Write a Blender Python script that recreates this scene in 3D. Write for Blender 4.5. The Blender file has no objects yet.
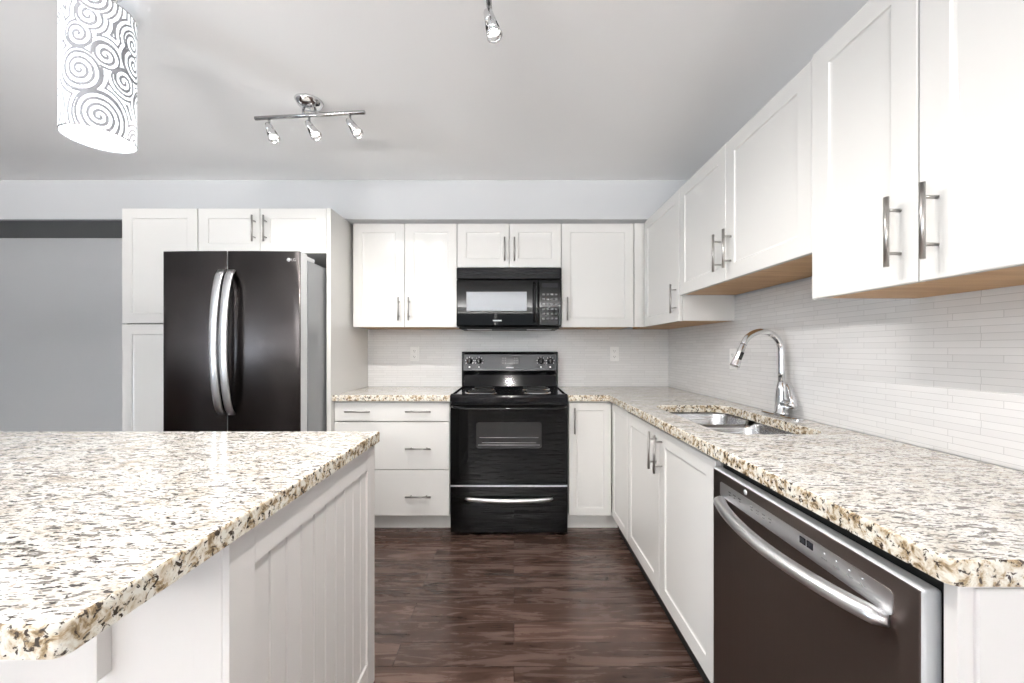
import bpy, bmesh, math, random
from mathutils import Vector, Matrix, Quaternion
random.seed(7)
C = bpy.context.scene.collection
PI = math.pi

# ------------------------------------------------------------------ camera
F, CX, CY, H = 395.0, 514.0, 349.3, 1.205
cam_d = bpy.data.cameras.new('camera'); cam = bpy.data.objects.new('camera', cam_d); C.objects.link(cam)
cam.location = (0, 0, H); cam.rotation_euler = (PI/2, 0, 0)
cam_d.sensor_fit = 'HORIZONTAL'; cam_d.sensor_width = 36; cam_d.lens = F/1024*36
cam_d.shift_x = -(CX-512)/1024; cam_d.shift_y = (CY-341.5)/1024
cam_d.clip_start = 0.02
bpy.context.scene.camera = cam

# ------------------------------------------------------------------ world, lights, exposure
vs = bpy.context.scene.view_settings
vs.view_transform = 'Standard'; vs.look = 'None'; vs.gamma = 1; vs.use_curve_mapping = False; vs.exposure = 0.48
w = bpy.data.worlds.new('daylight'); bpy.context.scene.world = w; w.use_nodes = True
bg = w.node_tree.nodes['Background']; bg.inputs[0].default_value = (0.80, 0.90, 1, 1); bg.inputs[1].default_value = 1.0

def area(name, loc, rot, sx, sy, power, col=(1, 1, 1)):
    d = bpy.data.lights.new(name, 'AREA'); d.shape = 'RECTANGLE'; d.size = sx; d.size_y = sy; d.energy = power; d.color = col
    o = bpy.data.objects.new(name, d); C.objects.link(o); o.location = loc; o.rotation_euler = rot
    return o
# added area lamps outside two unseen openings, aimed up to brighten the ceiling
area('rear_fill_uplight', (-1.2, -6.25, .60), (math.radians(140), 0, 0), 4.2, 1.3, 4300, (1, 0.985, 0.97))
area('left_fill_uplight', (-4.95, -2.45, .75), (0, math.radians(-130), 0), 1.6, 1.5, 110, (0.72, 0.86, 1))

# ------------------------------------------------------------------ materials
def mat(name, col=(.8, .8, .8), rough=.5, metal=0.0, spec=.5, emit=None, es=0, coat=0, aniso=0):
    m = bpy.data.materials.new(name); m.use_nodes = True
    b = m.node_tree.nodes['Principled BSDF']
    b.inputs['Base Color'].default_value = (*col, 1); b.inputs['Roughness'].default_value = rough
    b.inputs['Metallic'].default_value = metal; b.inputs['Specular IOR Level'].default_value = spec
    b.inputs['Coat Weight'].default_value = coat; b.inputs['Anisotropic'].default_value = aniso
    if emit: b.inputs['Emission Color'].default_value = (*emit, 1); b.inputs['Emission Strength'].default_value = es
    return m
def nodes(m): return m.node_tree.nodes, m.node_tree.links, m.node_tree.nodes['Principled BSDF']
def ramp(N, stops, interp='LINEAR'):
    r = N.new('ShaderNodeValToRGB'); r.color_ramp.interpolation = interp
    e = r.color_ramp.elements
    while len(e) < len(stops): e.new(0.5)
    for k, (p, c) in enumerate(stops):
        e[k].position = p; e[k].color = (*c, 1) if len(c) == 3 else c
    return r
def noise(N, L, vec, scale, detail=3, rough=.5, dist=0):
    n = N.new('ShaderNodeTexNoise'); n.inputs['Scale'].default_value = scale; n.inputs['Detail'].default_value = detail
    n.inputs['Roughness'].default_value = rough; n.inputs['Distortion'].default_value = dist
    L.new(vec, n.inputs['Vector']); return n
def mapping(N, L, scale=(1, 1, 1), rot=(0, 0, 0), loc=(0, 0, 0)):
    t = N.new('ShaderNodeTexCoord'); m = N.new('ShaderNodeMapping')
    m.inputs['Scale'].default_value = scale; m.inputs['Rotation'].default_value = rot; m.inputs['Location'].default_value = loc
    L.new(t.outputs['Object'], m.inputs['Vector']); return m.outputs[0]
def mix(N, L, fac, a, b, mode='MIX'):
    x = N.new('ShaderNodeMix'); x.data_type = 'RGBA'; x.blend_type = mode
    if isinstance(fac, (int, float)): x.inputs[0].default_value = fac
    else: L.new(fac, x.inputs[0])
    for s, v in ((6, a), (7, b)):
        if isinstance(v, tuple): x.inputs[s].default_value = (*v, 1)
        else: L.new(v, x.inputs[s])
    return x.outputs[2]

M = {}
def noisy_paint(name, col, rough, bump=.02, scale=220):
    m = mat(name, col, rough); N, L, b = nodes(m)
    v = mapping(N, L); n = noise(N, L, v, scale, 2)
    bp = N.new('ShaderNodeBump'); bp.inputs['Strength'].default_value = bump; bp.inputs['Distance'].default_value = .002
    L.new(n.outputs[0], bp.inputs['Height']); L.new(bp.outputs[0], b.inputs['Normal'])
    n2 = noise(N, L, v, 1.3, 2)
    c = mix(N, L, n2.outputs[0], tuple(x*.97 for x in col), tuple(min(1, x*1.03) for x in col))
    L.new(c, b.inputs['Base Color']); return m
M['wall'] = noisy_paint('painted_wall', (.53, .54, .55), .75, .08)
M['ceiling'] = noisy_paint('ceiling_paint', (.90, .90, .90), .9, .15)
M['white'] = noisy_paint('white_cabinet', (.74, .728, .70), .16, .01)
M['white2'] = noisy_paint('white_island', (.74, .712, .685), .4, .01)
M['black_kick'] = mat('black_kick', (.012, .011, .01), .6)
M['plastic'] = mat('white_plastic', (.82, .81, .79), .35)
M['slot'] = mat('dark_slot', (.05, .05, .05), .6)
M['black'] = mat('black_enamel', (.004, .004, .005), .10, 0, .3)
M['black_glass'] = mat('black_glass', (.003, .003, .003), .03, 0, .16)
M['oven_glass'] = mat('oven_glass', (.018, .018, .018), .06, 0, .35)
M['black_matte'] = mat('black_matte', (.01, .01, .01), .5, 0, .25)
M['black_panel'] = mat('black_control_panel', (.012, .015, .019), .22, 0, .25)
M['chrome'] = mat('chrome', (.72, .72, .73), .07, 1)
M['chrome_dark'] = mat('satin_chrome', (.42, .42, .42), .16, 1)
M['nickel'] = mat('brushed_nickel', (.44, .42, .40), .28, 1)
M['silver'] = mat('brushed_silver', (.74, .74, .75), .32, 1)
M['grey_side'] = mat('grey_side', (.30, .31, .32), .35, .3)
M['light_trim'] = mat('light_trim', (.62, .63, .64), .35, .2)
M['mesh_window'] = mat('microwave_window', (.26, .275, .30), .18)
M['mark'] = mat('pale_print', (.65, .66, .68), .4)
M['display'] = mat('display', (.012, .012, .015), .08, 0, .2)
M['bulb'] = mat('lit_bulb', (1, 1, 1), .4, emit=(1, .97, .92), es=1.3)
M['lampglow'] = mat('lit_shade', (.95, .96, 1), .5, emit=(.92, .96, 1), es=.75)
M['diffuser'] = mat('lit_diffuser', (.95, .96, 1), .5, emit=(.93, .97, 1), es=1.6)
M['swirl'] = mat('swirl_print', (.27, .275, .29), .45, emit=(.9, .93, 1), es=.05)
M['keys'] = mat('key_print', (.07, .07, .07), .3)
M['dark_header'] = mat('dark_header', (.10, .105, .11), .6)
M['keys2'] = mat('badge_print', (.36, .36, .37), .35)
M['coil'] = mat('burner_coil', (.03, .03, .03), .45, .4)

def steel_dark(name='dark_stainless', col=(.098, .089, .088)):
    m = mat(name, col, .24, 1, aniso=.85); N, L, b = nodes(m); b.inputs['Anisotropic Rotation'].default_value = .25
    v = mapping(N, L, (120, 120, .8)); n = noise(N, L, v, 1, 2)
    r = ramp(N, [(.3, (.32, .32, .32)), (.7, (.37, .37, .37))]); L.new(n.outputs[0], r.inputs[0]); L.new(r.outputs[0], b.inputs['Roughness'])
    return m
M['steel_dark'] = steel_dark(); M['steel_brown'] = steel_dark('brown_stainless', (.20, .165, .15))
def steel_sink():
    m = mat('sink_steel', (.40, .40, .405), .24, 1); N, L, b = nodes(m)
    v = mapping(N, L, (4, 200, 200)); n = noise(N, L, v, 1, 3)
    r = ramp(N, [(.3, (.17, .17, .17)), (.7, (.30, .30, .30))]); L.new(n.outputs[0], r.inputs[0]); L.new(r.outputs[0], b.inputs['Roughness'])
    return m
M['sink'] = steel_sink()
def wood_bottom():
    m = mat('maple_underside', (.5, .33, .2), .5); N, L, b = nodes(m)
    v = mapping(N, L, (30, 3, 30)); n = noise(N, L, v, 1.2, 4)
    r = ramp(N, [(.3, (.40, .22, .09)), (.7, (.54, .33, .15))]); L.new(n.outputs[0], r.inputs[0]); L.new(r.outputs[0], b.inputs['Base Color'])
    return m
M['maple'] = wood_bottom()
def granite():
    m = mat('granite', (.7, .68, .62), .10, 0, .5); N, L, b = nodes(m)
    v = mapping(N, L, (1, 1.7, 1.3), (0, 0, .45))
    big = noise(N, L, v, 11, 4, .6, .6)
    base = ramp(N, [(.30, (.58, .52, .44)), (.44, (.76, .73, .67)), (.60, (.86, .85, .82))]); L.new(big.outputs[0], base.inputs[0])
    fine = noise(N, L, v, 170, 3, .6)
    fr = ramp(N, [(.35, (.55, .53, .50)), (.58, (1, 1, 1))]); L.new(fine.outputs[0], fr.inputs[0])
    c = mix(N, L, .75, base.outputs[0], fr.outputs[0], 'MULTIPLY')
    n3 = noise(N, L, v, 52, 3, .6, .4); r3 = ramp(N, [(.58, (0, 0, 0)), (.65, (.8, .8, .8))]); L.new(n3.outputs[0], r3.inputs[0])
    c = mix(N, L, r3.outputs[0], c, (.40, .33, .26))
    for sc, rz, off, th, col in ((34, .62, (3, 1, 2), .575, (.22, .20, .18)), (46, .5, (7, 5, 4), .60, (.045, .036, .03)), (75, .68, (2, 9, 1), .60, (.08, .068, .06))):
        vv = mapping(N, L, (1, 2.9, 1.8), (0, 0, rz), off)
        nn = noise(N, L, vv, sc, 3, .55, .4); rr = ramp(N, [(th, (0, 0, 0)), (th+.035, (1, 1, 1))]); L.new(nn.outputs[0], rr.inputs[0])
        c = mix(N, L, rr.outputs[0], c, col)
    L.new(c, b.inputs['Base Color']); return m
M['granite'] = granite()
def granite_edge():
    # the polished saw-cut edge shows more of the brown and black grain
    m = mat('granite_edge', (.6, .55, .45), .25); N, L, b = nodes(m)
    v = mapping(N, L, (1, 1, 1)); n1 = noise(N, L, v, 48, 4, .65, .5)
    r1 = ramp(N, [(.32, (.08, .055, .035)), (.41, (.36, .26, .15)), (.48, (.62, .54, .42)), (.58, (.78, .75, .67))]); L.new(n1.outputs[0], r1.inputs[0])
    n2 = noise(N, L, v, 95, 3, .6, .6); r2 = ramp(N, [(.56, (0, 0, 0)), (.61, (1, 1, 1))]); L.new(n2.outputs[0], r2.inputs[0])
    c = mix(N, L, r2.outputs[0], r1.outputs[0], (.05, .036, .026)); L.new(c, b.inputs['Base Color']); return m
M['granite_edge'] = granite_edge()
def floor_mat():
    m = mat('dark_laminate', (.07, .035, .025), .22); N, L, b = nodes(m)
    t = N.new('ShaderNodeTexCoord')
    br = N.new('ShaderNodeTexBrick'); br.offset = .37; br.inputs['Scale'].default_value = 1; br.inputs['Brick Width'].default_value = 1.25; br.inputs['Row Height'].default_value = .125
    br.inputs['Mortar Size'].default_value = .0012; br.inputs['Color1'].default_value = (.0, .0, .0, 1); br.inputs['Color2'].default_value = (1, 1, 1, 1); br.inputs['Mortar'].default_value = (.1, .1, .1, 1)
    L.new(t.outputs['Object'], br.inputs['Vector'])
    va = N.new('ShaderNodeVectorMath'); va.operation = 'MULTIPLY_ADD'; L.new(br.outputs['Color'], va.inputs[0]); va.inputs[1].default_value = (3, 7, 5)
    L.new(t.outputs['Object'], va.inputs[2])
    mp = N.new('ShaderNodeMapping'); mp.inputs['Scale'].default_value = (1.2, 9, 1); L.new(va.outputs[0], mp.inputs['Vector'])
    n = noise(N, L, mp.outputs[0], 2.2, 6, .62, 1.2)
    r = ramp(N, [(.28, (.026, .013, .009)), (.46, (.066, .038, .029)), (.60, (.112, .070, .055)), (.75, (.18, .12, .10))]); L.new(n.outputs[0], r.inputs[0])
    tone = ramp(N, [(0, (.75, .75, .75)), (1, (1.2, 1.2, 1.2))]); L.new(br.outputs['Color'], tone.inputs[0])
    c = mix(N, L, 1.0, r.outputs[0], tone.outputs[0], 'MULTIPLY')
    c = mix(N, L, br.outputs['Fac'], c, (.012, .006, .005)); L.new(c, b.inputs['Base Color'])
    bp = N.new('ShaderNodeBump'); bp.inputs['Strength'].default_value = .12; bp.inputs['Distance'].default_value = .002
    L.new(n.outputs[0], bp.inputs['Height']); L.new(bp.outputs[0], b.inputs['Normal'])
    rr = ramp(N, [(.3, (.18, .18, .18)), (.7, (.34, .34, .34))]); L.new(n.outputs[0], rr.inputs[0]); L.new(rr.outputs[0], b.inputs['Roughness'])
    return m
M['floor'] = floor_mat()
def tile_mat(axis):
    m = mat('strip_tile_'+axis, (.7, .7, .7), .08, 0, .6); N, L, b = nodes(m)
    t = N.new('ShaderNodeTexCoord'); s = N.new('ShaderNodeSeparateXYZ'); L.new(t.outputs['Object'], s.inputs[0])
    k = N.new('ShaderNodeCombineXYZ'); L.new(s.outputs['X' if axis == 'back' else 'Y'], k.inputs[0]); L.new(s.outputs['Z'], k.inputs[1])
    br = N.new('ShaderNodeTexBrick'); br.offset = .43; br.offset_frequency = 3; br.squash = .62; br.squash_frequency = 2
    br.inputs['Scale'].default_value = 1; br.inputs['Brick Width'].default_value = .19; br.inputs['Row Height'].default_value = .0195
    br.inputs['Mortar Size'].default_value = .0009; br.inputs['Mortar Smooth'].default_value = .3
    br.inputs['Color1'].default_value = (.70, .69, .68, 1); br.inputs['Color2'].default_value = (.75, .74, .73, 1); br.inputs['Mortar'].default_value = (.56, .55, .54, 1)
    L.new(k.outputs[0], br.inputs['Vector']); L.new(br.outputs['Color'], b.inputs['Base Color'])
    iv = N.new('ShaderNodeMath'); iv.operation = 'SUBTRACT'; iv.inputs[0].default_value = 1; L.new(br.outputs['Fac'], iv.inputs[1])
    bp = N.new('ShaderNodeBump'); bp.inputs['Strength'].default_value = .35; bp.inputs['Distance'].default_value = .001
    L.new(iv.outputs[0], bp.inputs['Height']); L.new(bp.outputs[0], b.inputs['Normal']); return m
M['tile_back'] = tile_mat('back'); M['tile_side'] = tile_mat('side')

# ------------------------------------------------------------------ helpers
def BM(): return bmesh.new()
def box(bm, x0, x1, y0, y1, z0, z1, bev=0, mi=0, seg=2):
    r = bmesh.ops.create_cube(bm, size=1)
    for v in r['verts']:
        v.co = Vector(((x0+x1)/2+v.co.x*(x1-x0), (y0+y1)/2+v.co.y*(y1-y0), (z0+z1)/2+v.co.z*(z1-z0)))
    fs = {f for v in r['verts'] for f in v.link_faces}
    for f in fs: f.material_index = mi
    if bev:
        es = list({e for v in r['verts'] for e in v.link_edges})
        o = bmesh.ops.bevel(bm, geom=es, offset=bev, segments=seg, profile=.5, affect='EDGES')
        for f in o['faces']: f.material_index = mi
    return bm
def lathe(bm, prof, n=24, mat4=None, a0=0, a1=2*PI, mi=0):
    """prof: (r, z) pairs turned about z."""
    full = abs(a1-a0-2*PI) < 1e-6; m_ = n if full else n+1; rings = []
    for r, z in prof:
        rings.append([bm.verts.new((r*math.cos(a0+(a1-a0)*k/n), r*math.sin(a0+(a1-a0)*k/n), z)) for k in range(m_)])
    for a, b in zip(rings, rings[1:]):
        for k in range(n):
            k2 = (k+1) % m_
            try: f = bm.faces.new((a[k], a[k2], b[k2], b[k])); f.smooth = True; f.material_index = mi
            except ValueError: pass
    vs_ = [v for r in rings for v in r]
    if mat4 is not None: bmesh.ops.transform(bm, matrix=mat4, verts=vs_)
    return vs_
def tube(bm, pts, rad, n=12, flat=1.0, up=None, mi=0, caps=True):
    """sweep an ellipse along pts; rad one number or one per point; flat squashes it across 'up'"""
    pts = [Vector(p) for p in pts]; rings = []
    ref = Vector(up) if up else None
    for k, p in enumerate(pts):
        d = (pts[min(k+1, len(pts)-1)]-pts[max(k-1, 0)]).normalized()
        if ref is None: ref = Vector((0, 0, 1)) if abs(d.z) < .9 else Vector((1, 0, 0))
        u = (ref-d*ref.dot(d)).normalized(); s = d.cross(u)
        if not up: ref = u
        r = rad[k] if isinstance(rad, (list, tuple)) else rad
        rings.append([bm.verts.new(p+u*(r*math.cos(2*PI*j/n))*flat+s*(r*math.sin(2*PI*j/n))) for j in range(n)])
    for a, b in zip(rings, rings[1:]):
        for j in range(n):
            f = bm.faces.new((a[j], a[(j+1) % n], b[(j+1) % n], b[j])); f.smooth = True; f.material_index = mi
    if caps:
        for r in (rings[0], rings[-1]):
            f = bm.faces.new(r); f.material_index = mi
    return bm
def obj(name, bm, m, parent=None, smooth=False):
    bmesh.ops.recalc_face_normals(bm, faces=bm.faces)
    me = bpy.data.meshes.new(name); bm.to_mesh(me); bm.free()
    for x in (m if isinstance(m, (list, tuple)) else [m]): me.materials.append(M[x] if isinstance(x, str) else x)
    o = bpy.data.objects.new(name, me); C.objects.link(o)
    if parent: o.parent = parent
    return o
def tag(o, label, cat, group=None):
    o['label'] = label; o['category'] = cat
    if group: o['group'] = group
    return o
def thing(name, label, cat, loc=(0, 0, 0), rz=0, group=None):
    o = bpy.data.objects.new(name, None); o.empty_display_size = .1; C.objects.link(o)
    o.location = loc; o.rotation_euler = (0, 0, rz); return tag(o, label, cat, group)
def struct(name, bm, m):
    o = obj(name, bm, m); o['kind'] = 'structure'; return o
def grid_panel(bm, x0, x1, z0, z1, y, t, st, rec=.006, bev=.010, sty=None):
    """a door with a recessed panel; its front faces -y at y, t thick"""
    sty = sty or st
    def ring(a, az, yy): return [bm.verts.new(p) for p in ((x0+a, yy, z0+az), (x1-a, yy, z0+az), (x1-a, yy, z1-az), (x0+a, yy, z1-az))]
    R = [ring(0, 0, y+t), ring(0, 0, y+.002), ring(.002, .002, y), ring(st, sty, y), ring(st+.003, sty+.003, y+rec*.8), ring(st+bev, sty+bev, y+rec)]
    for a, b in zip(R, R[1:]):
        for k in range(4): bm.faces.new((a[k], a[(k+1) % 4], b[(k+1) % 4], b[k]))
    bm.faces.new(R[-1]); bm.faces.new(R[0][::-1]); return bm
def bar_handle(parent, x, z, y, length=.168, vertical=True, name='handle', r=.0058, off=.034):
    bm = BM(); h = length/2; q = length*.31
    if vertical:
        tube(bm, [(x, y-off, z-h), (x, y-off, z+h)], r, 12)
        for s in (-q, q): tube(bm, [(x, y+.0, z+s), (x, y-off, z+s)], r*.72, 10)
    else:
        tube(bm, [(x-h, y-off, z), (x+h, y-off, z)], r, 12)
        for s in (-q, q): tube(bm, [(x+s, y, z), (x+s, y-off, z)], r*.72, 10)
    return obj(name, bm, 'nickel', parent)
def door(root, x0, x1, z0, z1, handle=None, st=.064, name='door', fy=0, hl=.168):
    """handle: (x, z centre)"""
    bm = BM(); g = .0015; grid_panel(bm, x0+g, x1-g, z0+g, z1-g, fy, .019, st)
    d = obj(name, bm, 'white', root)
    if handle: bar_handle(d, handle[0], handle[1], fy, hl)
    return d
def drawer(root, x0, x1, z0, z1, hx, hz):
    bm = BM(); g = .0015; box(bm, x0+g, x1-g, 0, .019, z0+g, z1-g, .002)
    d = obj('drawer', bm, 'white', root)
    for x in hx: bar_handle(d, x, hz, 0, .165, False)
    return d
def carcass(root, x0, x1, y0, y1, z0, z1, wood=True, top=True, solid_front=True):
    """hollow cabinet box, bottom face of maple"""
    bm = BM(); t = .016
    box(bm, x0, x0+t, y0, y1, z0, z1); box(bm, x1-t, x1, y0, y1, z0, z1)
    box(bm, x0+t, x1-t, y0, y1, z0, z0+t, 0, 1 if wood else 0)
    if top: box(bm, x0+t, x1-t, y0, y1, z1-t, z1)
    box(bm, x0+t, x1-t, y1-.008, y1, z0+t, z1-(t if top else 0))
    if not top: box(bm, x0+t, x1-t, y0, y0+.02, z1-.06, z1)
    return obj('cabinet_body', bm, ['white', 'maple'], root)

# ------------------------------------------------------------------ dimensions
YW, XR, XL, YB, ZC = 3.21, 1.26, -4.65, -5.6, 2.396      # back wall, right wall, left wall, rear wall, ceiling
YU, YF = 2.86, 2.60                                     # upper / base door planes of the back run
XU, XB = .936, .645                                     # upper / base door planes of the right run
UB, UT = 1.367, 2.118                                   # uppers bottom / top
CT0, CT = .867, .905                                    # worktop

# ------------------------------------------------------------------ room
bm = BM(); box(bm, XL-.1, XR+.1, YB-.1, YW+.1, -.1, 0); struct('floor', bm, 'floor')
bm = BM(); box(bm, XL-.1, XR+.1, YB-.1, YW+.1, ZC, ZC+.1); struct('ceiling', bm, 'ceiling')
bm = BM(); box(bm, XL-.1, XR+.1, YW, YW+.1, 0, ZC); struct('wall_back', bm, 'wall')
bm = BM(); box(bm, XR, XR+.1, YB-.1, YW, 0, ZC); struct('wall_right', bm, 'wall')
# left wall with an opening, rear wall with an opening
bm = BM()
box(bm, XL-.1, XL, YB-.1, -3.2, 0, ZC); box(bm, XL-.1, XL, -1.7, YW, 0, ZC)
box(bm, XL-.1, XL, -3.2, -1.7, 2.15, ZC); box(bm, XL-.1, XL, -3.2, -1.7, 0, .5); struct('wall_left', bm, 'wall')  # unseen opening, placed to stay out of the left fridge door's reflection
bm = BM()
box(bm, XL, -3.2, YB-.1, YB, 0, ZC); box(bm, .8, XR, YB-.1, YB, 0, ZC)
box(bm, -3.2, .8, YB-.1, YB, 2.3, ZC); box(bm, -3.2, .8, YB-.1, YB, 0, 1.0); struct('wall_rear', bm, 'wall')  # unseen opening, sill set high so the added lamp only shines upward
bm = BM()
for x in (-3.2, -1.9, -.55, .74): box(bm, x, x+.06, YB-.08, YB-.02, 1.0, 2.3)
box(bm, -3.2, .8, YB-.08, YB-.02, 1.0, 1.06); box(bm, -3.2, .8, YB-.08, YB-.02, 2.24, 2.3); struct('added_window_1', bm, 'plastic')  # added frame in the unseen rear opening of the fill lamp
bm = BM()
for y in (-3.2, -2.48, -1.76): box(bm, XL-.08, XL-.02, y, y+.06, .5, 2.15)
box(bm, XL-.08, XL-.02, -3.2, -1.7, .5, .56); box(bm, XL-.08, XL-.02, -3.2, -1.7, 2.09, 2.15); struct('added_window_2', bm, 'plastic')  # added frame in the unseen left opening of the fill lamp
# dropped bulkhead above the cabinets, along both runs
bm = BM(); box(bm, XL, XR, 2.78, YW, 2.120, ZC, .002); struct('wall_bulkhead', bm, 'wall')
bm = BM(); box(bm, XL, -2.545, YW-.012, YW, 0, .09, .002); struct('baseboard_back', bm, 'plastic')

bm = BM(); box(bm, XL, -2.545, 2.7795, YW-.0005, 2.108, 2.1195, .001); struct('trim_1', bm, 'dark_header')
# tile backsplashes
bm = BM(); box(bm, -1.184, XR-.009, YW-.008, YW-.0006, CT+.0005, UB-.001); tag(obj('tile_backsplash', bm, 'tile_back'), 'strip tile backsplash on the wall behind the black range', 'backsplash')
bm = BM(); box(bm, XR-.008, XR-.0006, .55, YW-.0006, CT+.0005, 1.50); tag(obj('tile_backsplash', bm, 'tile_side'), 'glossy white strip tile backsplash behind the sink and faucet', 'backsplash')

# ------------------------------------------------------------------ upper cabinets, back run
def upper(name, label, x0, x1, z0, z1, doors, loc, rz, depth, group=None, dz=0):
    t = thing(name, label, 'cabinet', loc, rz, group)
    carcass(t, x0, x1, .021, depth, z0, z1)
    for d in doors: door(t, d[0], d[1], z0-.003, z1, d[2])
    return t
HZ = UB+.045+.084
L_ = (0, YU, 0); D_ = YW-YU-.001
upper('wall_cabinet', 'white two-door wall cabinet left of the microwave, over the left outlet', -1.167, -.413, UB, UT, [(-1.167, -.792, (-.830, HZ)), (-.792, -.413, (-.757, HZ))], L_, 0, D_)
upper('wall_cabinet', 'short white two-door wall cabinet directly above the black microwave', -.411, .341, 1.800, UT, [(-.411, -.034, (-.068, 1.800+.125)), (-.034, .341, (.003, 1.800+.125))], L_, 0, D_)
upper('wall_cabinet', 'white single-door wall cabinet just right of the microwave', .343, .868, UB, UT, [(.343, .868, (.383, HZ))], L_, 0, D_)

# ------------------------------------------------------------------ upper cabinets, right run   (local x grows towards the camera)
def R(y): return -y      # local x of a world Y when the root sits at Y=0 turned by -90 degrees
RR = -PI/2
DR = XR-XU-.009
t = thing('corner_wall_cabinet', 'white single-door wall cabinet in the corner, its right side bare', 'cabinet', (XU, 0, 0), RR)
carcass(t, R(YW-.009), R(2.24), .021, DR, UB, UT)
door(t, R(YU-.022), R(2.24), UB-.003, UT, (R(2.24)-.04, HZ))
bm = BM(); box(bm, R(YU+.019), R(YU+.001), .0, .0205, UB, UT); box(bm, R(YU+.019), R(YU+.001), -.064, .0, UB, UT, .0005); obj('filler_strip', bm, 'white', t)
upper('wall_cabinet', 'shorter white two-door wall cabinet hung above the sink', R(2.236), R(1.240), 1.511, UT, [(R(2.236), R(1.747), (R(1.747)-.043, 1.511+.129)), (R(1.747), R(1.240), (R(1.747)+.043, 1.511+.129))], (XU, 0, 0), RR, DR)
upper('wall_cabinet', 'large white two-door wall cabinet nearest the camera, above the dishwasher', R(1.238), R(.58), UB-.004, UT+.006, [(R(1.238), R(.911), (R(.911)-.042, HZ-.008)), (R(.911), R(.58), (R(.911)+.042, HZ-.008))], (XU-.004, 0, 0), RR, DR+.003)

# ------------------------------------------------------------------ tall pantry, fridge surround
YP = 2.558
t = thing('pantry_cabinet', 'tall off-white pantry cabinet with two stacked doors left of the fridge', 'cabinet', (0, YP, 0))
carcass(t, -2.541, -2.050, .021, YW-YP-.001, .10, 2.119, False)
door(t, -2.541, -2.050, 1.372, 2.119, None); door(t, -2.541, -2.050, .105, 1.369, None)
bm = BM(); box(bm, -2.535, -2.056, .06, .076, 0, .10); obj('toe_kick', bm, 'white', t)
t = thing('fridge_top_cabinet', 'shallow-height white two-door cabinet and tall side panel around the refrigerator', 'cabinet', (0, YP, 0))
carcass(t, -2.047, -1.216, .021, YW-YP-.001, 1.828, 2.119, False)
door(t, -2.047, -1.645, 1.826, 2.119, (-1.676, 1.98)); door(t, -1.645, -1.216, 1.826, 2.119, (-1.603, 1.98))
bm = BM(); box(bm, -1.2145, -1.1865, 0, YW-YP-.0005, 0, 2.1195, .0015); obj('side_panel', bm, 'white', t)

# ------------------------------------------------------------------ base cabinets, back run
BT = .863
t = thing('drawer_cabinet', 'white base cabinet with three wide drawers left of the range', 'cabinet', (0, YF, 0))
carcass(t, -1.184, -.424, .021, YW-YF-.002, .105, BT, False)
hx = (-1.020, -.625)
drawer(t, -1.184, -.424, .730, BT-.006, hx, .798); drawer(t, -1.184, -.424, .413, .728, hx, .556); drawer(t, -1.184, -.424, .108, .411, hx, .243)
bm = BM(); box(bm, -1.184, -.424, .07, .086, 0, .104); obj('toe_kick', bm, 'white', t)

t = thing('corner_base_cabinet', 'white corner base cabinet with folding doors right of the range', 'cabinet', (0, YF, 0))
bm = BM()
X0, X1, Y1, Yn = .362, XR-.002, YW-YF-.002, 2.252-YF
box(bm, X0, X0+.016, .021, Y1, .105, BT); box(bm, X0+.016, X1, Y1-.01, Y1, .105, BT); box(bm, X1-.012, X1, Yn, Y1-.01, .105, BT)
box(bm, .667, X1-.012, Yn, Yn+.016, .105, BT); box(bm, X0+.016, X1-.012, .021, Y1-.01, .105, .121); box(bm, .667, X1-.012, Yn+.016, .021, .105, .121)
box(bm, X0+.016, .667, .021, .04, BT-.045, BT); box(bm, .667, .683, Yn+.016, .021, BT-.045, BT)
obj('cabinet_body', bm, 'white', t)
d = door(t, .362, .642, .108, .855, (.362+.034, .738), .05)
bm = BM(); grid_panel(bm, R(YF-.003), R(2.254), .1095, .8535, 0, .019, .05)
d2 = obj('door', bm, 'white', t); d2.location = (XB, -YF, 0); d2.rotation_euler = (0, 0, RR)
bm = BM(); box(bm, .362, .700, .07, .086, 0, .104); obj('toe_kick', bm, 'white', t)

# ------------------------------------------------------------------ base cabinets, right run
t = thing('sink_cabinet', 'white two-door base cabinet below the double sink', 'cabinet', (XB, 0, 0), RR)
carcass(t, R(2.250), R(1.264), .021, XR-XB-.002, .105, BT, False, top=False)
door(t, R(2.250), R(1.757), .108, .850, (R(1.757)-.034, .748)); door(t, R(1.757), R(1.264), .108, .850, (R(1.757)+.034, .748))
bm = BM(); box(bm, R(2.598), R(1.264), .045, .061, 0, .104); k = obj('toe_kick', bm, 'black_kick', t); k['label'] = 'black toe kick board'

t = thing('end_panel_cabinet', 'white end panel closing the right counter beside the dishwasher', 'panel', (XB, 0, 0), RR)
bm = BM(); box(bm, R(.5935), R(.5735), .0, XR-XB-.002, 0, BT, .0015)
obj('side_panel', bm, 'white2', t)
bm = BM(); grid_panel(bm, .022, XR-XB-.004, .02, BT-.004, 0, .006, .075, .004)
o = obj('face_frame', bm, 'white2', t); o.location = (R(.5735)+.0062, .0, 0); o.rotation_euler = (0, 0, PI/2)

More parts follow.
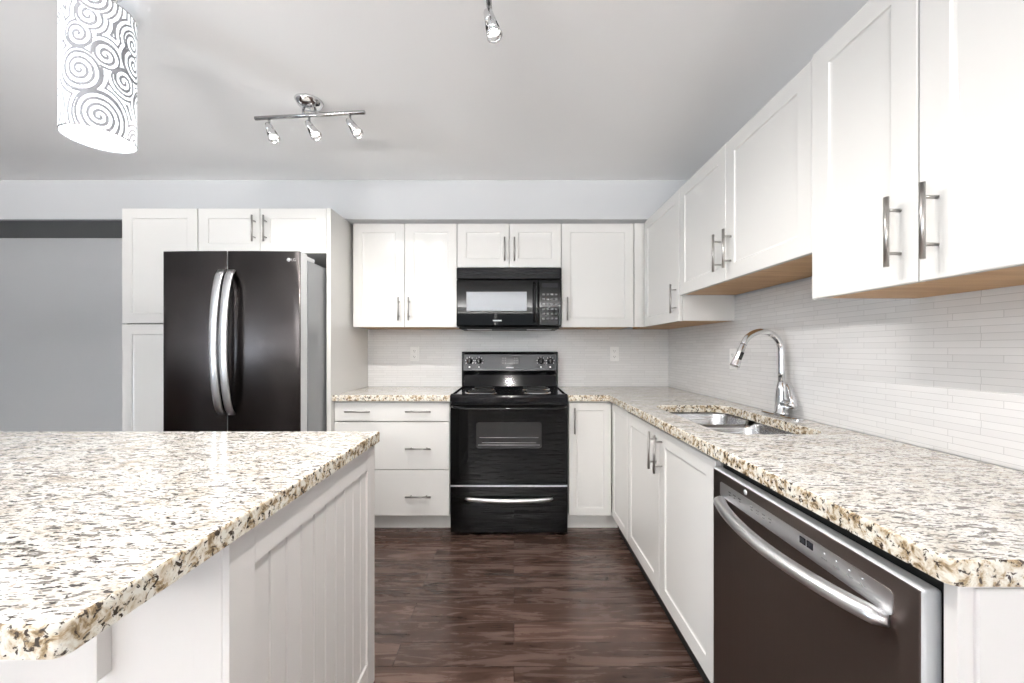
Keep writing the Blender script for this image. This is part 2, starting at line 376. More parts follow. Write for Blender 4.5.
# ------------------------------------------------------------------ worktops
def slab(name, outline, z0, z1, label, hole=None, rad=None, bev=.006):
    bm = BM()
    def loop(pts):
        v = [bm.verts.new((x, y, z1)) for x, y in pts]; return [bm.edges.new((v[k], v[(k+1) % len(v)])) for k in range(len(v))]
    es = loop(outline)
    if hole: es += loop(hole)
    bmesh.ops.triangle_fill(bm, use_beauty=True, use_dissolve=False, edges=es)
    r = bmesh.ops.extrude_face_region(bm, geom=list(bm.faces))
    for g in r['geom']:
        if isinstance(g, bmesh.types.BMVert): g.co.z = z0
    bmesh.ops.recalc_face_normals(bm, faces=bm.faces)
    top = [e for e in bm.edges if len(e.link_faces) == 2 and e.calc_face_angle() > 1.0 and abs(e.verts[0].co.z-z1) < 1e-6 and abs(e.verts[1].co.z-z1) < 1e-6]
    bmesh.ops.bevel(bm, geom=top, offset=bev, segments=3, profile=.5, affect='EDGES')
    bm.normal_update()
    for f in bm.faces: f.material_index = 0 if abs(f.normal.z) > .95 else 1
    return tag(obj(name, bm, ['granite', 'granite_edge']), label, 'countertop')
def rounded(x0, x1, y0, y1, r, n=6):
    p = []
    for cx, cy, a in ((x1-r, y1-r, 0), (x0+r, y1-r, PI/2), (x0+r, y0+r, PI), (x1-r, y0+r, 3*PI/2)):
        for k in range(n+1): p.append((cx+r*math.cos(a+PI/2*k/n), cy+r*math.sin(a+PI/2*k/n)))
    return p
def arc(cx, cy, r, a0, a1, n=5): return [(cx+r*math.cos(a0+(a1-a0)*k/n), cy+r*math.sin(a0+(a1-a0)*k/n)) for k in range(n+1)]
SX0, SX1, SY0, SY1 = .745, 1.125, 1.40, 2.12
slab('countertop', [(-1.1860, 2.575), (-.4185, 2.575), (-.4185, YW-.009), (-1.1860, YW-.009)], CT0, CT, 'speckled granite countertop on the drawers left of the range')
slab('countertop', [(.354, YW-.009), (.354, 2.575), (.622, 2.575)] + arc(.622+.016, .562+.016, .016, PI, 1.5*PI) + [(XR-.009, .562), (XR-.009, YW-.009)], CT0, CT,
     'speckled granite countertop along the right wall, holding the sink', rounded(SX0, SX1, SY0, SY1, .075))
slab('island_countertop', arc(-2.28+.05, .430+.05, .05, PI, 1.5*PI) + arc(-.493-.014, .430+.014, .014, 1.5*PI, 2*PI) + [(-.493, 1.448), (-2.28, 1.448)], CT0, CT,
     'large speckled granite countertop on the island in the left foreground')

# ------------------------------------------------------------------ island
t = thing('kitchen_island', 'white island cabinet with a beadboard side under the granite top', 'island')
IX0, IX1, IY0, IY1 = -2.2, -.508, .705, 1.440
bm = BM(); box(bm, IX0, IX1-.013, IY0+.014, IY1-.02, .0, CT0-.001); obj('cabinet_body', bm, 'white2', t)
# right side: frame and beadboard
def bead(parent, x0, x1, z0, z1, pitch, y=0, g=.004):
    bm = BM(); prof = []; x = x0
    while x < x1-1e-6:
        xe = min(x+pitch, x1); prof += [(x, y), (xe-2*g, y)]
        if xe < x1-1e-6: prof += [(xe-1.5*g, y+.004), (xe-g, y+.001), (xe-.5*g, y+.004)]
        x = xe
    prof.append((x1, y))
    a = [bm.verts.new((px, py, z0)) for px, py in prof]; b = [bm.verts.new((px, py, z1)) for px, py in prof]
    for k in range(len(prof)-1): bm.faces.new((a[k], a[k+1], b[k+1], b[k]))
    c = [bm.verts.new((px, y+.006, z)) for px, z in ((x0, z0), (x1, z0), (x1, z1), (x0, z1))]; bm.faces.new(c)
    return obj('beadboard_panel', bm, 'white2', parent)
sd = bpy.data.objects.new('side_panel', None); C.objects.link(sd); sd.parent = t; sd.location = (IX1, 0, 0); sd.rotation_euler = (0, 0, PI/2)
bm = BM()
box(bm, IY0, IY0+.07, 0, .013, .0, CT0-.001, .0012); box(bm, IY1-.07, IY1, 0, .013, .0, CT0-.001, .0012)
box(bm, IY0+.07, IY1-.07, 0, .013, .785, CT0-.001, .0012); box(bm, IY0+.07, IY1-.07, 0, .013, 0, .11, .0012)
obj('frame', bm, 'white2', sd)
bead(sd, IY0+.07, IY1-.07, .11, .785, .0615, .007)
# seating side, facing the camera: stile at the corner and a recessed back
bm = BM(); box(bm, IX1-.064, IX1-.0135, IY0, IY0+.014, 0, CT0-.001, .0012); box(bm, IX0, IX0+.064, IY0, IY0+.014, 0, CT0-.001, .0012)
box(bm, IX0+.064, IX1-.064, IY0+.003, IY0+.014, 0, .11, .001); obj('corner_stile', bm, 'white2', t)
bm = BM(); box(bm, -.752, -.732, IY0-.012, IY0+.0139, .62, CT0-.001, .001); box(bm, -.752, -.732, .58, IY0-.012, CT0-.045, CT0-.001, .001); obj('support_bracket', bm, 'white2', t)
bm = BM()
bm.free()
for k in range(3):
    bm = BM(); grid_panel(bm, -(IX1-.02)+.55*k, -(IX1-.02)+.55*k+.545, .1, CT0-.01, 0, .018, .058)
    o = obj('door', bm, 'white', t); o.location = (0, IY1-.0015, 0); o.rotation_euler = (0, 0, PI)

# ------------------------------------------------------------------ refrigerator
t = thing('refrigerator', 'dark stainless french-door refrigerator with curved silver handles', 'refrigerator', (-1.6185, 2.253, 0))
FW = .3935; FT = 1.766
bm = BM(); box(bm, -FW+.003, FW-.003, .10, .78, .02, 1.735, .006); obj('fridge_body', bm, 'grey_side', t)
def fdoor(name, x0, x1, z0, z1):
    bm = BM(); n = 10; front = []; cx = 0
    def yy(x): return .010*(x/FW)**2
    r = .006
    xs = [x0+(x1-x0)*k/n for k in range(n+1)]
    prof = [(x0, .085), (x0, yy(x0)+r)] + [(x0+r*.3, yy(x0)+r*.3)] + [(x, yy(x)) for x in [x0+r]+xs[1:-1]+[x1-r]] + [(x1-r*.3, yy(x1)+r*.3), (x1, yy(x1)+r), (x1, .085)]
    a = [bm.verts.new((px, py, z0)) for px, py in prof]; b = [bm.verts.new((px, py, z1)) for px, py in prof]; m_ = len(prof)
    for k in range(m_):
        f = bm.faces.new((a[k], a[(k+1) % m_], b[(k+1) % m_], b[k]))
        inner = 1 <= k < m_-2; f.smooth = inner; f.material_index = 0 if inner else 1
    for q in (a, b):
        f = bm.faces.new(q); f.material_index = 1
    return obj(name, bm, ['steel_dark', 'light_trim'], t)
dl = fdoor('door', -FW, -.022, .70, FT); dr = fdoor('door', -.016, FW, .70, FT); fz = fdoor('freezer_drawer', -FW, FW, .06, .694)
def bow_handle(parent, x, z0, z1, out=.068, wd=.021, y0=.0):
    bm = BM(); pts = []
    for k in range(25):
        u = k/24; s = math.sin(PI*u)**.55 if 0 < u < 1 else 0
        pts.append((x, y0-.002-out*s, z0+(z1-z0)*u))
    rings = []
    for k, p in enumerate(pts):
        a = Vector(pts[max(k-1, 0)]); b = Vector(pts[min(k+1, 24)]); d = (b-a).normalized(); nrm = Vector((1, 0, 0)).cross(d).normalized()
        th = .0075; ring = []
        for cx_, cn in ((-wd, -th*.4), (-wd*.75, -th), (wd*.75, -th), (wd, -th*.4), (wd, th*.6), (wd*.8, th), (-wd*.8, th), (-wd, th*.6)):
            ring.append(bm.verts.new(Vector(p)+Vector((cx_, 0, 0))+nrm*cn))
        rings.append(ring)
    for a, b in zip(rings, rings[1:]):
        for j in range(8):
            f = bm.faces.new((a[j], a[(j+1) % 8], b[(j+1) % 8], b[j])); f.smooth = True
    bm.faces.new(rings[0]); bm.faces.new(rings[-1])
    return obj('handle', bm, 'silver', parent)
bow_handle(dl, -.046, .835, 1.655); bow_handle(dr, .010, .835, 1.655)
bm = BM(); pts = [(-.30+.6*k/16, .002-.055*max(0, math.sin(PI*k/16))**.5, .60) for k in range(17)]; tube(bm, pts, .013); obj('handle', bm, 'silver', fz)
bm = BM(); lathe(bm, [(0, 0), (.011, 0), (.011, .0012), (0, .0012)], 24, Matrix.Translation((.330, .0060, 1.717)) @ Matrix.Rotation(PI/2, 4, 'X')); obj('logo_badge', bm, 'keys2', dr)
for s in (-1, 1):
    bm = BM(); box(bm, s*(FW-.055)-.045, s*(FW-.055)+.045, .088, .20, 1.7355, 1.762, .008)
    obj('hinge_cover', bm, 'light_trim', t)

def text(parent, body, size, loc, rot, m='mark', name='lettering', ext=.0003, align='CENTER'):
    cu = bpy.data.curves.new(name, 'FONT'); cu.body = body; cu.size = size; cu.extrude = ext; cu.align_x = align; cu.align_y = 'CENTER'
    o = bpy.data.objects.new(name, cu); C.objects.link(o)
    dg = bpy.context.evaluated_depsgraph_get(); me = bpy.data.meshes.new_from_object(o.evaluated_get(dg))
    bpy.data.objects.remove(o); me.name = name; me.materials.clear(); me.materials.append(M[m])
    o = bpy.data.objects.new(name, me); C.objects.link(o); o.location = loc; o.rotation_euler = rot
    if parent: o.parent = parent
    return o
text(dr, 'LG', .022, (.356, .0070, 1.716), (PI/2, 0, 0), 'keys2', 'logo_letters')

# ------------------------------------------------------------------ range
RX = -.0325; RW = .379
t = thing('range', 'black electric coil range with backguard between the white cabinets', 'range', (RX, 2.548, 0))
Yb = YW-2.548-.012
bm = BM(); box(bm, -RW, RW, .035, Yb, .05, .895, .003); obj('range_body', bm, 'black', t)
# cooktop with raised rim and rounded front
bm = BM(); prof = [(.0, .868), (.0, .895), (.006, .908), (.018, .914), (.03, .914), (.045, .906), (Yb-.10, .906), (Yb-.085, .914), (Yb-.02, .914), (Yb-.02, .868)]
def extr(bm, prof, x0, x1, smooth=False):
    a = [bm.verts.new((x0, y, z)) for y, z in prof]; b = [bm.verts.new((x1, y, z)) for y, z in prof]; m_ = len(prof)
    for k in range(m_): bm.faces.new((a[k], a[(k+1) % m_], b[(k+1) % m_], b[k])).smooth = smooth
    bm.faces.new(a); bm.faces.new(b[::-1])
extr(bm, prof, -RW, RW)
for s in (-1, 1): box(bm, s*(RW-.006)-.006, s*(RW-.006)+.006, .012, Yb-.03, .900, .916, .003)
ck = obj('cooktop', bm, 'black', t)
for bx, by, br_ in ((-.19, .17, .095), (.19, .17, .075), (-.19, .42, .075), (.19, .42, .095)):
    bm = BM(); lathe(bm, [(br_*.3, .9065), (br_*.85, .9085), (br_+.012, .914), (br_+.018, .9145), (br_+.02, .907)], 32, Matrix.Translation((bx, by, 0)))
    pan = obj('drip_pan', bm, 'chrome', ck)
    bm = BM(); pts = []
    for k in range(4*28):
        a = 2*PI*k/28; r = .016+(br_-.016)*k/(4*28); pts.append((bx+r*math.cos(a), by+r*math.sin(a), .920))
    tube(bm, pts, .0052, 8, .8, (0, 0, 1)); obj('coil_burner', bm, 'coil', ck)
# backguard
bm = BM(); prof = [(Yb-.085, .914), (Yb-.055, 1.0), (Yb-.06, 1.02), (Yb-.085, 1.030), (Yb-.088, 1.04), (Yb-.075, 1.165), (Yb-.062, 1.182), (Yb-.04, 1.187), (Yb, 1.185), (Yb, .90), (Yb-.085, .90)]
extr(bm, prof, -RW+.002, RW-.002)
for s in (-1, 1): box(bm, s*(RW-.008)-.008, s*(RW-.008)+.008, Yb-.089, Yb-.001, .914, 1.186, .004)
bgd = obj('backguard', bm, 'black', t)
tl = math.atan2(.013, .125)                               # slope of the control panel
bm = BM(); box(bm, -RW+.018, RW-.018, -.002, .002, -.060, .060, .0015); cp = obj('control_panel', bm, 'black_panel', bgd); cp.location = (0, Yb-.083, 1.104); cp.rotation_euler = (-tl, 0, 0)
for kx in (-.318, -.243, .245, .318):
    Mx = Matrix.Translation((kx, -.002, .008)) @ Matrix.Rotation(PI/2, 4, 'X')
    bm = BM(); lathe(bm, [(0, .022), (.015, .022), (.018, .018), (.021, .004), (.024, 0), (0, 0)], 24, Mx)
    vs2 = box(bm, kx-.004, kx+.004, -.030, -.020, -.009, .025, .0015)
    me = bpy.data.meshes.new('knob'); bmesh.ops.recalc_face_normals(bm, faces=bm.faces); bm.to_mesh(me); bm.free(); me.materials.append(M['black'])
    ko = bpy.data.objects.new('knob', me); C.objects.link(ko); ko.parent = bgd; ko.location = cp.location; ko.rotation_euler = cp.rotation_euler
    bm = BM(); 
    for a in range(7):
        an = math.radians(-120+40*a); cx_, cz_ = kx+.031*math.sin(an), .008+.031*math.cos(an); box(bm, cx_-.0022, cx_+.0022, -.0028, -.0018, cz_-.0022, cz_+.0022)
    box(bm, kx-.006, kx+.006, -.0028, -.0018, -.045, -.033)
    mk = obj('knob_marks', bm, 'mark', bgd); mk.location = cp.location; mk.rotation_euler = cp.rotation_euler
bm = BM(); box(bm, -.072, .076, -.006, -.001, -.022, .042, .003); o = obj('clock_display', bm, 'display', bgd); o.location = cp.location; o.rotation_euler = cp.rotation_euler
bm = BM()
for x in (-.055, -.035, .038, .056):
    for z in (-.008, .012, .03): box(bm, x-.005, x+.005, -.0068, -.006, z-.0035, z+.0035)
o = obj('clock_buttons', bm, 'keys', bgd); o.location = cp.location; o.rotation_euler = cp.rotation_euler
bm = BM(); box(bm, -.03, .03, -.003, -.0018, -.046, -.039); o = obj('name_badge', bm, 'mark', bgd); o.location = cp.location; o.rotation_euler = cp.rotation_euler
# oven door
bm = BM(); box(bm, -RW+.001, RW-.001, 0, .035, .328, .855, .006); od = obj('oven_door', bm, 'black_glass', t)
bm = BM()
p = rounded(-.212, .212, .565, .735, .018); a = [bm.verts.new((x, -.0012, z)) for x, z in p]; b = [bm.verts.new((x, .002, z)) for x, z in p]
bm.faces.new(a); bm.faces.new(b[::-1])
for k in range(len(p)): bm.faces.new((a[k], a[(k+1) % len(p)], b[(k+1) % len(p)], b[k]))
obj('oven_window', bm, 'oven_glass', od)
bm = BM()
for z, q in ((.636, .19), (.603, .175), (.588, .200)): tube(bm, [(-q, -.0014, z), (q, -.0014, z)], .0016, 6)
obj('oven_rack', bm, 'silver', od)
bm = BM(); pts = [(-RW+.008+(2*RW-.016)*k/30, -.006-.046*min(1, math.sin(PI*k/30)*2.6)**.7 if 0 < k < 30 else .004, .838-.010*min(1, math.sin(PI*k/30)*2.2)) for k in range(31)]
tube(bm, pts, .0125, 12, .8, (0, 0, 1)); obj('handle', bm, 'black', od)
bm = BM(); box(bm, -RW+.001, RW-.001, -.001, .03, .3185, .3265, .001); obj('trim_strip', bm, 'silver', t)
bm = BM(); box(bm, -RW+.001, RW-.001, .0, .035, .022, .316, .006); sdw = obj('storage_drawer', bm, 'black_glass', t)
bm = BM(); pts = [(-.280+.56*k/24, -.003-.030*max(0, math.sin(PI*k/24))**.45, .243-.004*math.sin(PI*k/24)) for k in range(25)]
tube(bm, pts, [.008]+[.0135]*23+[.008], 12, 1, (0, 0, 1)); obj('handle', bm, 'silver', sdw)
for x in (-.33, .33):
    for y in (.08, .55):
        bm = BM(); lathe(bm, [(0, 0), (.018, 0), (.018, .05), (0, .05)], 12, Matrix.Translation((x, y, 0))); obj('foot', bm, 'black_matte', t)

# ------------------------------------------------------------------ microwave
t = thing('microwave', 'black over-the-range microwave hung between the wall cabinets', 'microwave', (-.035, 2.79, 1.366))
MW = .3715; MH = .414
bm = BM(); box(bm, -MW, MW, .035, .40, 0, MH, .003); obj('microwave_body', bm, 'black', t)
bm = BM(); box(bm, -MW, MW, -.001, .034, .335, MH, .005); 
vg = obj('vent_grille', bm, 'black', t)
bm = BM()
for k in range(5): box(bm, -MW+.02, MW-.02, -.0022, .0, .347+.0125*k, .3505+.0125*k, .0008)
obj('vent_slat', bm, 'black_matte', vg)
bm = BM(); box(bm, -MW, .205, -.004, .034, .003, .331, .007); md = obj('microwave_door', bm, 'black_glass', t)
bm = BM(); box(bm, -.300, .125, -.0052, .0, .110, .245, .001); obj('door_window', bm, 'mesh_window', md)
bm = BM(); tube(bm, [(.178, -.002, .035), (.178, -.030, .055), (.178, -.036, .10), (.178, -.038, .17), (.178, -.036, .24), (.178, -.030, .285), (.178, -.002, .305)], .013, 12, .8, (1, 0, 0)); obj('handle', bm, 'black', md)
bm = BM(); box(bm, .208, MW, -.004, .034, .003, .331, .007); kp = obj('keypad', bm, 'black_glass', t)
bm = BM(); box(bm, .232, .345, -.0048, -.003, .275, .305, .0005); obj('clock_display', bm, 'display', kp)
bm = BM()
for i in range(4):
    for j in range(6): box(bm, .236+.029*i, .254+.029*i, -.0048, -.0035, .050+.034*j, .062+.034*j)
kk = obj('key_marks', bm, 'keys', kp)
bm = BM(); box(bm, -.115, -.052, -.0046, -.003, .038, .046); obj('name_badge', bm, 'mark', md)
bm = BM(); box(bm, -MW+.01, MW-.01, .05, .37, -.014, -.0005, .004)
for x in (-.22, .22): box(bm, x-.09, x+.09, .09, .2, -.017, -.013, .001, 1)
obj('underside_filter', bm, ['black_matte', 'light_trim'], t)

# ------------------------------------------------------------------ dishwasher  (local x grows towards the camera, front faces -y)
XD = .630
t = thing('dishwasher', 'dark stainless dishwasher with a bowed silver handle under the counter', 'dishwasher', (XD, 0, 0), RR)
D0, D1 = R(1.255), R(.606)
bm = BM(); box(bm, D0, D1, .034, .58, .01, .864, .002); obj('tub', bm, 'black_matte', t)
bm = BM(); box(bm, D0+.003, D1-.003, 0, .033, .115, .833, .006, 0, 3)
for f in bm.faces:
    n = f.normal
bm.normal_update()
for f in bm.faces:
    if f.normal.x > .5 or f.normal.z > .3: f.material_index = 1
dd = obj('door', bm, ['steel_brown', 'light_trim'], t)
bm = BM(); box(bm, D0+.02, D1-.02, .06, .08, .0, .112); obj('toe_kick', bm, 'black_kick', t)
bm = BM()
p = rounded(R(1.205), R(.656), .760, .803, .008); a = [bm.verts.new((x, -.0016, z)) for x, z in p]; b = [bm.verts.new((x, .001, z)) for x, z in p]
bm.faces.new(a); bm.faces.new(b[::-1])
for k in range(len(p)): bm.faces.new((a[k], a[(k+1) % len(p)], b[(k+1) % len(p)], b[k]))
obj('control_strip', bm, 'silver', dd)
x = R(.86)
for q in (0, .021):
    bm = BM(); box(bm, x+q-.009, x+q+.009, -.0026, -.0012, .781, .796, .001); obj('digit_display', bm, 'display', dd)
bm = BM()
for yy in (1.15, 1.125, 1.10, 1.045, 1.02, .995, .97): box(bm, R(yy)-.006, R(yy)+.006, -.0022, -.0014, .787, .789); box(bm, R(yy)-.004, R(yy)+.004, -.0022, -.0014, .779, .781)
for yy in (.80, .77, .74, .712): box(bm, R(yy)-.007, R(yy)+.007, -.0022, -.0014, .779, .7805)
obj('control_text', bm, 'chrome_dark', dd)
bm = BM()
for yy in (.80, .77, .74, .712): lathe(bm, [(0, 0), (.002, 0), (.002, .001), (0, .001)], 10, Matrix.Translation((R(yy), -.0014, .791)) @ Matrix.Rotation(PI/2, 4, 'X'))
obj('indicator', bm, 'mark', dd)
bm = BM(); lathe(bm, [(0, 0), (.007, 0), (.007, .0012), (0, .0012)], 20, Matrix.Translation((R(1.075), 0, .816)) @ Matrix.Rotation(PI/2, 4, 'X')); obj('logo_badge', bm, 'mark', dd)
bm = BM(); pts = []; rad = []
for k in range(33):
    u = k/32; s = max(0, math.sin(PI*u)); pts.append((R(1.200)+(1.200-.662)*u, -.001-.050*s**.6, .750-.006*s)); rad.append(.0175 if 1 <= k <= 31 else .012)
tube(bm, pts, rad, 14, .85, (0, 0, 1)); obj('handle', bm, 'silver', dd)

# ------------------------------------------------------------------ sink
t = thing('kitchen_sink', 'double-bowl stainless steel sink set under the granite', 'sink', (0, 0, 0))
def bowl(x0, x1, y0, y1, depth, r, div):
    bm = BM(); zt = CT0-.001
    def loop(ins, z, rr): return [bm.verts.new((x, y, z)) for x, y in rounded(x0+ins, x1-ins, y0+ins, y1-ins, max(.01, rr))]
    Ls = [loop(-.008, zt, r+.008), loop(0, zt, r), loop(.003, zt-.01, r), loop(.008, zt-depth+.04, r), loop(.018, zt-depth+.012, r), loop(.045, zt-depth, r*.7), loop(.06, zt-depth-.001, r*.6)]
    for a, b in zip(Ls, Ls[1:]):
        for k in range(len(a)): bm.faces.new((a[k], a[(k+1) % len(a)], b[(k+1) % len(a)], b[k])).smooth = True
    bm.faces.new(Ls[-1])
    for v in bm.verts:
        if abs(v.co.y-div) < .03 and v.co.z > zt-.02: v.co.z -= .016
    o = obj('bowl', bm, 'sink', t)
    md_ = o.modifiers.new('thickness', 'SOLIDIFY'); md_.thickness = .0012; md_.offset = 1
    cx_, cy_ = (x0+x1)/2, (y0+y1)/2
    bm = BM(); lathe(bm, [(0, .0015), (.028, .0015), (.034, .004), (.042, .004), (.045, .0)], 28, Matrix.Translation((cx_, cy_, zt-depth)))
    dn = obj('drain', bm, 'chrome_dark', o); return o
bowl(SX0-.006, SX1+.006, 1.862, SY1+.006, .17, .07, 1.85)
bowl(SX0-.006, SX1+.006, SY0-.006, 1.838, .19, .07, 1.85)

# ------------------------------------------------------------------ faucet
t = thing('faucet', 'tall chrome pull-down kitchen faucet behind the sink', 'faucet', (1.205, 1.78, CT+.0003), 0)
bm = BM(); 
p = rounded(-.027, .027, -.125, .125, .026, 8); zs = [(0, 0), (0, .005), (.004, .008)]
rings = [[bm.verts.new((x*(1-i/.03), y*(1-i/.13), z)) for x, y in p] for i, z in zs]
for a, b in zip(rings, rings[1:]):
    for k in range(len(a)): bm.faces.new((a[k], a[(k+1) % len(a)], b[(k+1) % len(a)], b[k]))
bm.faces.new(rings[0]); bm.faces.new(rings[-1]); obj('base_plate', bm, 'chrome', t)
bm = BM(); lathe(bm, [(0, .008), (.031, .008), (.030, .016), (.026, .022), (.0245, .09), (.021, .12), (.0155, .15), (.0135, .155)], 28); bd = obj('faucet_body', bm, 'chrome', t)
rA = .088; cxA = -rA; zA = .292
pts = [(0, 0, .15), (0, 0, .2), (0, 0, .25), (0, 0, zA)] + [(cxA+rA*math.cos(a), -.0*a, zA+rA*math.sin(a)) for a in [PI*k/20*.90 for k in range(1, 21)]]
bm = BM(); tube(bm, pts, .0140, 16, 1, (0, 1, 0)); obj('spout', bm, 'chrome', t)
e = Vector(pts[-1]); d = (e-Vector(pts[-2])).normalized()
bm = BM(); Mh = Matrix.Translation(e) @ Vector((0, 0, 1)).rotation_difference(d).to_matrix().to_4x4()
lathe(bm, [(.0128, -.01), (.0135, .01), (.0145, .012), (.0148, .05), (.020, .090), (.0215, .098), (.0205, .104), (0, .104)], 26, Mh); sh = obj('spray_head', bm, 'chrome', t)
bm = BM(); box(bm, -.007, .007, -.0215, -.0155, .035, .070, .002); bmesh.ops.transform(bm, matrix=Mh, verts=bm.verts); obj('spray_button', bm, 'black_matte', sh)
bm = BM(); lathe(bm, [(0, 0), (.019, 0), (.019, .060), (.017, .070), (0, .072)], 20, Matrix.Translation((0, -.012, .058)) @ Matrix.Rotation(PI/2, 4, 'X'))
tube(bm, [(0, -.074, .056), (.0, -.076, .070), (.0, -.066, .095), (.0, -.050, .128), (.0, -.042, .146)], [.012, .014, .013, .012, .009], 12, .55, (0, 1, 0)); obj('lever', bm, 'chrome', t)

# ------------------------------------------------------------------ outlets
def outlet(label, loc, rz):
    t = thing('wall_outlet', label, 'outlet', loc, rz)
    bm = BM(); box(bm, -.036, .036, -.006, -.0005, -.059, .059, .003); obj('cover_plate', bm, 'plastic', t)
    for z in (-.0225, .0225):
        bm = BM(); box(bm, -.016, .016, -.0085, -.0055, z-.014, z+.014, .004); s = obj('socket', bm, 'plastic', t)
        bm = BM(); box(bm, -.0075, -.005, -.0089, -.008, z-.002, z+.007); box(bm, .005, .0075, -.0089, -.008, z-.002, z+.006); lathe(bm, [(0, 0), (.0025, 0), (.0025, .0006), (0, .0006)], 10, Matrix.Translation((0, -.0083, z-.008)) @ Matrix.Rotation(PI/2, 4, 'X')); obj('slot', bm, 'slot', s)
outlet('white wall outlet on the tile left of the range', (-.805, YW-.008, 1.168), 0)
outlet('white wall outlet on the tile right of the range', (.813, YW-.008, 1.168), 0)
outlet('white wall outlet on the side tile behind the faucet', (XR-.008, 2.25, 1.150), RR)

# ------------------------------------------------------------------ track lights
def track(label, loc, rz, dirs, power, lean):
    t = thing('track_light', label, 'ceiling light', loc, rz, None)   # origin: centre of the bar
    rot = Matrix.Rotation(-rz, 4, 'Z')
    up = ZC-loc[2]
    bm = BM(); lathe(bm, [(0, up-.036), (.022, up-.035), (.045, up-.026), (.060, up-.010), (.065, up-.0005), (0, up-.0005)], 32); obj('canopy', bm, 'chrome', t)
    for x in (-.03, .03):
        bm = BM(); tube(bm, [(x, 0, 0), (x, 0, up-.035)], .006, 10); obj('mount', bm, 'chrome_dark', t)
    bm = BM(); tube(bm, [(-.279, 0, 0), (-.277, 0, 0), (.277, 0, 0), (.279, 0, 0)], [.006, .009, .009, .006], 14); obj('rail', bm, 'chrome_dark', t)
    for x, dv in zip((-.205, .0, .205), dirs):
        dloc = (rot.to_3x3() @ Vector(dv)).normalized()
        p0 = Vector((x, 0, -.045)); Mh = Matrix.Translation(p0) @ Vector((0, 0, -1)).rotation_difference(dloc).to_matrix().to_4x4() @ Matrix.Scale(.84, 4)
        hd = bpy.data.objects.new('spot_head', None); C.objects.link(hd); hd.parent = t
        bm = BM(); tube(bm, [(x, 0, 0), (x, 0, -.05)], .0055, 10); obj('stem', bm, 'chrome_dark', hd)
        bm = BM(); lathe(bm, [(0, .022), (.014, .022), (.019, .016), (.022, -.03), (.0195, -.031), (0, -.02)], 24, Mh)
        for q in range(3):
            a = 2*PI*q/3+.4; lathe(bm, [(.022, -.028), (.030, -.088), (.0275, -.088), (.0200, -.028), (.022, -.028)], 6, Mh, a, a+1.25)
        lathe(bm, [(.0297, -.084), (.0310, -.095), (.0280, -.095), (.0272, -.084), (.0297, -.084)], 24, Mh)
        obj('spot_housing', bm, 'chrome', hd)
        bm = BM(); lathe(bm, [(.006, -.021), (.010, -.035), (.019, -.074), (.018, -.078), (0, -.078)], 20, Mh); obj('bulb', bm, 'bulb', hd)
        ld = bpy.data.lights.new('spot_glow', 'SPOT'); ld.energy = power; ld.shadow_soft_size = .012; ld.spot_size = math.radians(165); ld.spot_blend = 1.0; ld.color = (1, .965, .93)
        lo = bpy.data.objects.new('spot_glow', ld); C.objects.link(lo); lo.parent = t; lo.location = p0+dloc*.092
        ql = (rot.to_3x3() @ Vector((lean[0], lean[1], -1))).normalized()
        lo.rotation_euler = Vector((0, 0, -1)).rotation_difference(ql).to_euler()
    return t
d1 = (.42, -.25, -1)
track('three-head chrome track light on the ceiling, left of centre', (-.985, 1.90, 2.330), -.09, [(.55, -.30, -1), (.68, -.30, -1), (.72, -.30, -1)], 19, (.0, .05))
track('chrome track light at the top edge, only its last head showing', (-.081, 1.075, 2.330), PI/2, [(.25, -.2, -1)]*3, 21, (.05, .0))

# ------------------------------------------------------------------ pendant
PXL, PYL, PRD, PZ0, PZ1 = -1.368, 1.303, .0905, 1.897, 2.318
t = thing('pendant_lamp', 'lit white drum pendant with grey swirl print over the island', 'pendant lamp', (PXL, PYL, ZC))
zb, zt = PZ0-ZC, PZ1-ZC
bm = BM(); n = 48
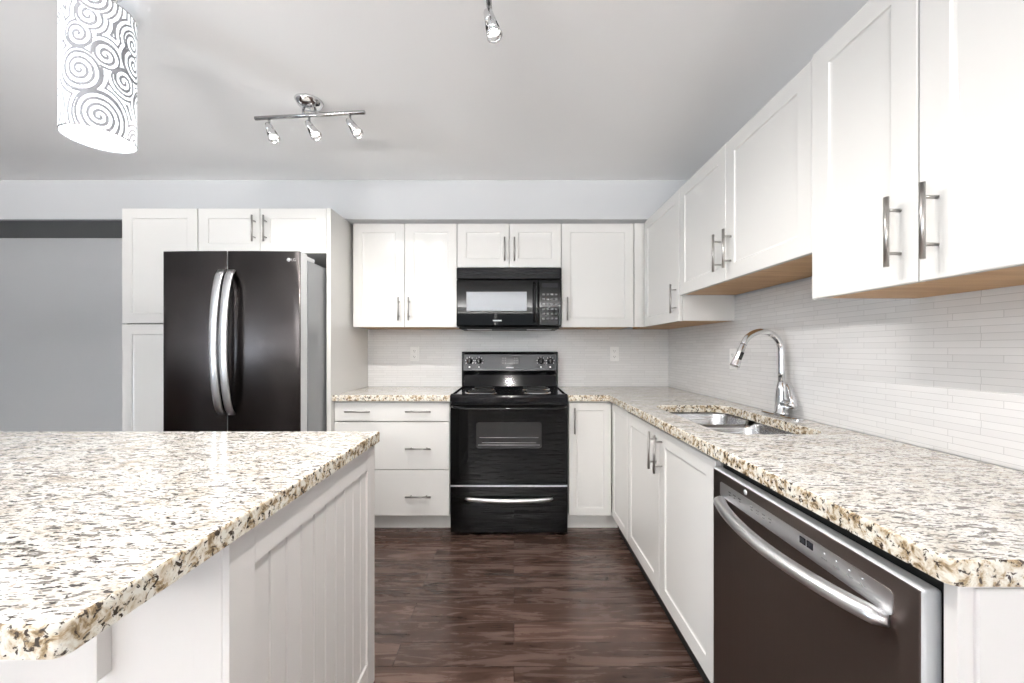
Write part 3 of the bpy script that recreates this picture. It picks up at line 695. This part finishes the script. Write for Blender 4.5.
# printed drum: a fine quad skin whose cells take the swirl ink or the plain shade
NU, NV = 300, 220
cen = []
rnd = random.Random(3)
Lc = 2*PI*PRD; Hh = zt-zb
tries = 0
while len(cen) < 26 and tries < 4000:
    tries += 1
    r = rnd.choice([.075, .06, .05, .042, .03]); u = rnd.random()*Lc; v = rnd.random()*Hh
    ok = True
    for (cu_, cv, cr, _) in cen:
        du = abs(u-cu_); du = min(du, Lc-du)
        if math.hypot(du, v-cv) < (r+cr)*.86: ok = False; break
    if ok: cen.append((u, v, r, rnd.choice([-1, 1])))
def ink(u, v):
    best = None
    for (cu_, cv, cr, s) in cen:
        du = (u-cu_+Lc/2) % Lc-Lc/2; d = math.hypot(du, (v-cv)*.8)
        if d < cr:
            a = math.atan2(v-cv, du)*s
            f = (d/.0145-a/(2*PI)) % 1
            return f < .5
        q = d-cr
        if best is None or q < best: best = q
    return (best/.0125) % 1 < .45
vg_ = [[bm.verts.new((PRD*math.cos(2*PI*i/NU), PRD*math.sin(2*PI*i/NU), zb+Hh*j/NV)) for i in range(NU)] for j in range(NV+1)]
for j in range(NV):
    for i in range(NU):
        f = bm.faces.new((vg_[j][i], vg_[j][(i+1) % NU], vg_[j+1][(i+1) % NU], vg_[j+1][i])); f.smooth = True
        f.material_index = 1 if ink((i+.5)/NU*Lc, (j+.5)/NV*Hh) else 0
obj('lamp_shade', bm, ['lampglow', 'swirl'], t)
bm = BM(); lathe(bm, [(0, zb+.012), (PRD-.002, zb+.012), (PRD-.002, zb+.015), (0, zb+.015)], 48); obj('diffuser', bm, 'diffuser', t)
for z in (zb, zt):
    bm = BM(); lathe(bm, [(PRD-.0015, z-.001), (PRD+.001, z-.001), (PRD+.001, z+.003), (PRD-.0015, z+.003), (PRD-.0015, z-.001)], 48)
    obj('shade_rim', bm, 'chrome', t)
bm = BM(); tube(bm, [(0, 0, -.02), (0, 0, zb+.1)], .003, 8); obj('cord', bm, 'plastic', t)
bm = BM(); lathe(bm, [(0, -.022), (.04, -.020), (.055, -.0005), (0, -.0005)], 28); obj('canopy', bm, 'chrome', t)
for k in range(3):
    bm = BM(); a = 2*PI*k/3; tube(bm, [(0, 0, zt-.02), (PRD*math.cos(a), PRD*math.sin(a), zt-.004)], .0018, 6); obj('spider_arm', bm, 'chrome', t)
ld = bpy.data.lights.new('pendant_glow', 'POINT'); ld.energy = 5; ld.shadow_soft_size = .08; ld.color = (.95, .98, 1)
lo = bpy.data.objects.new('pendant_glow', ld); C.objects.link(lo); lo.parent = t; lo.location = (0, 0, zb-.09)
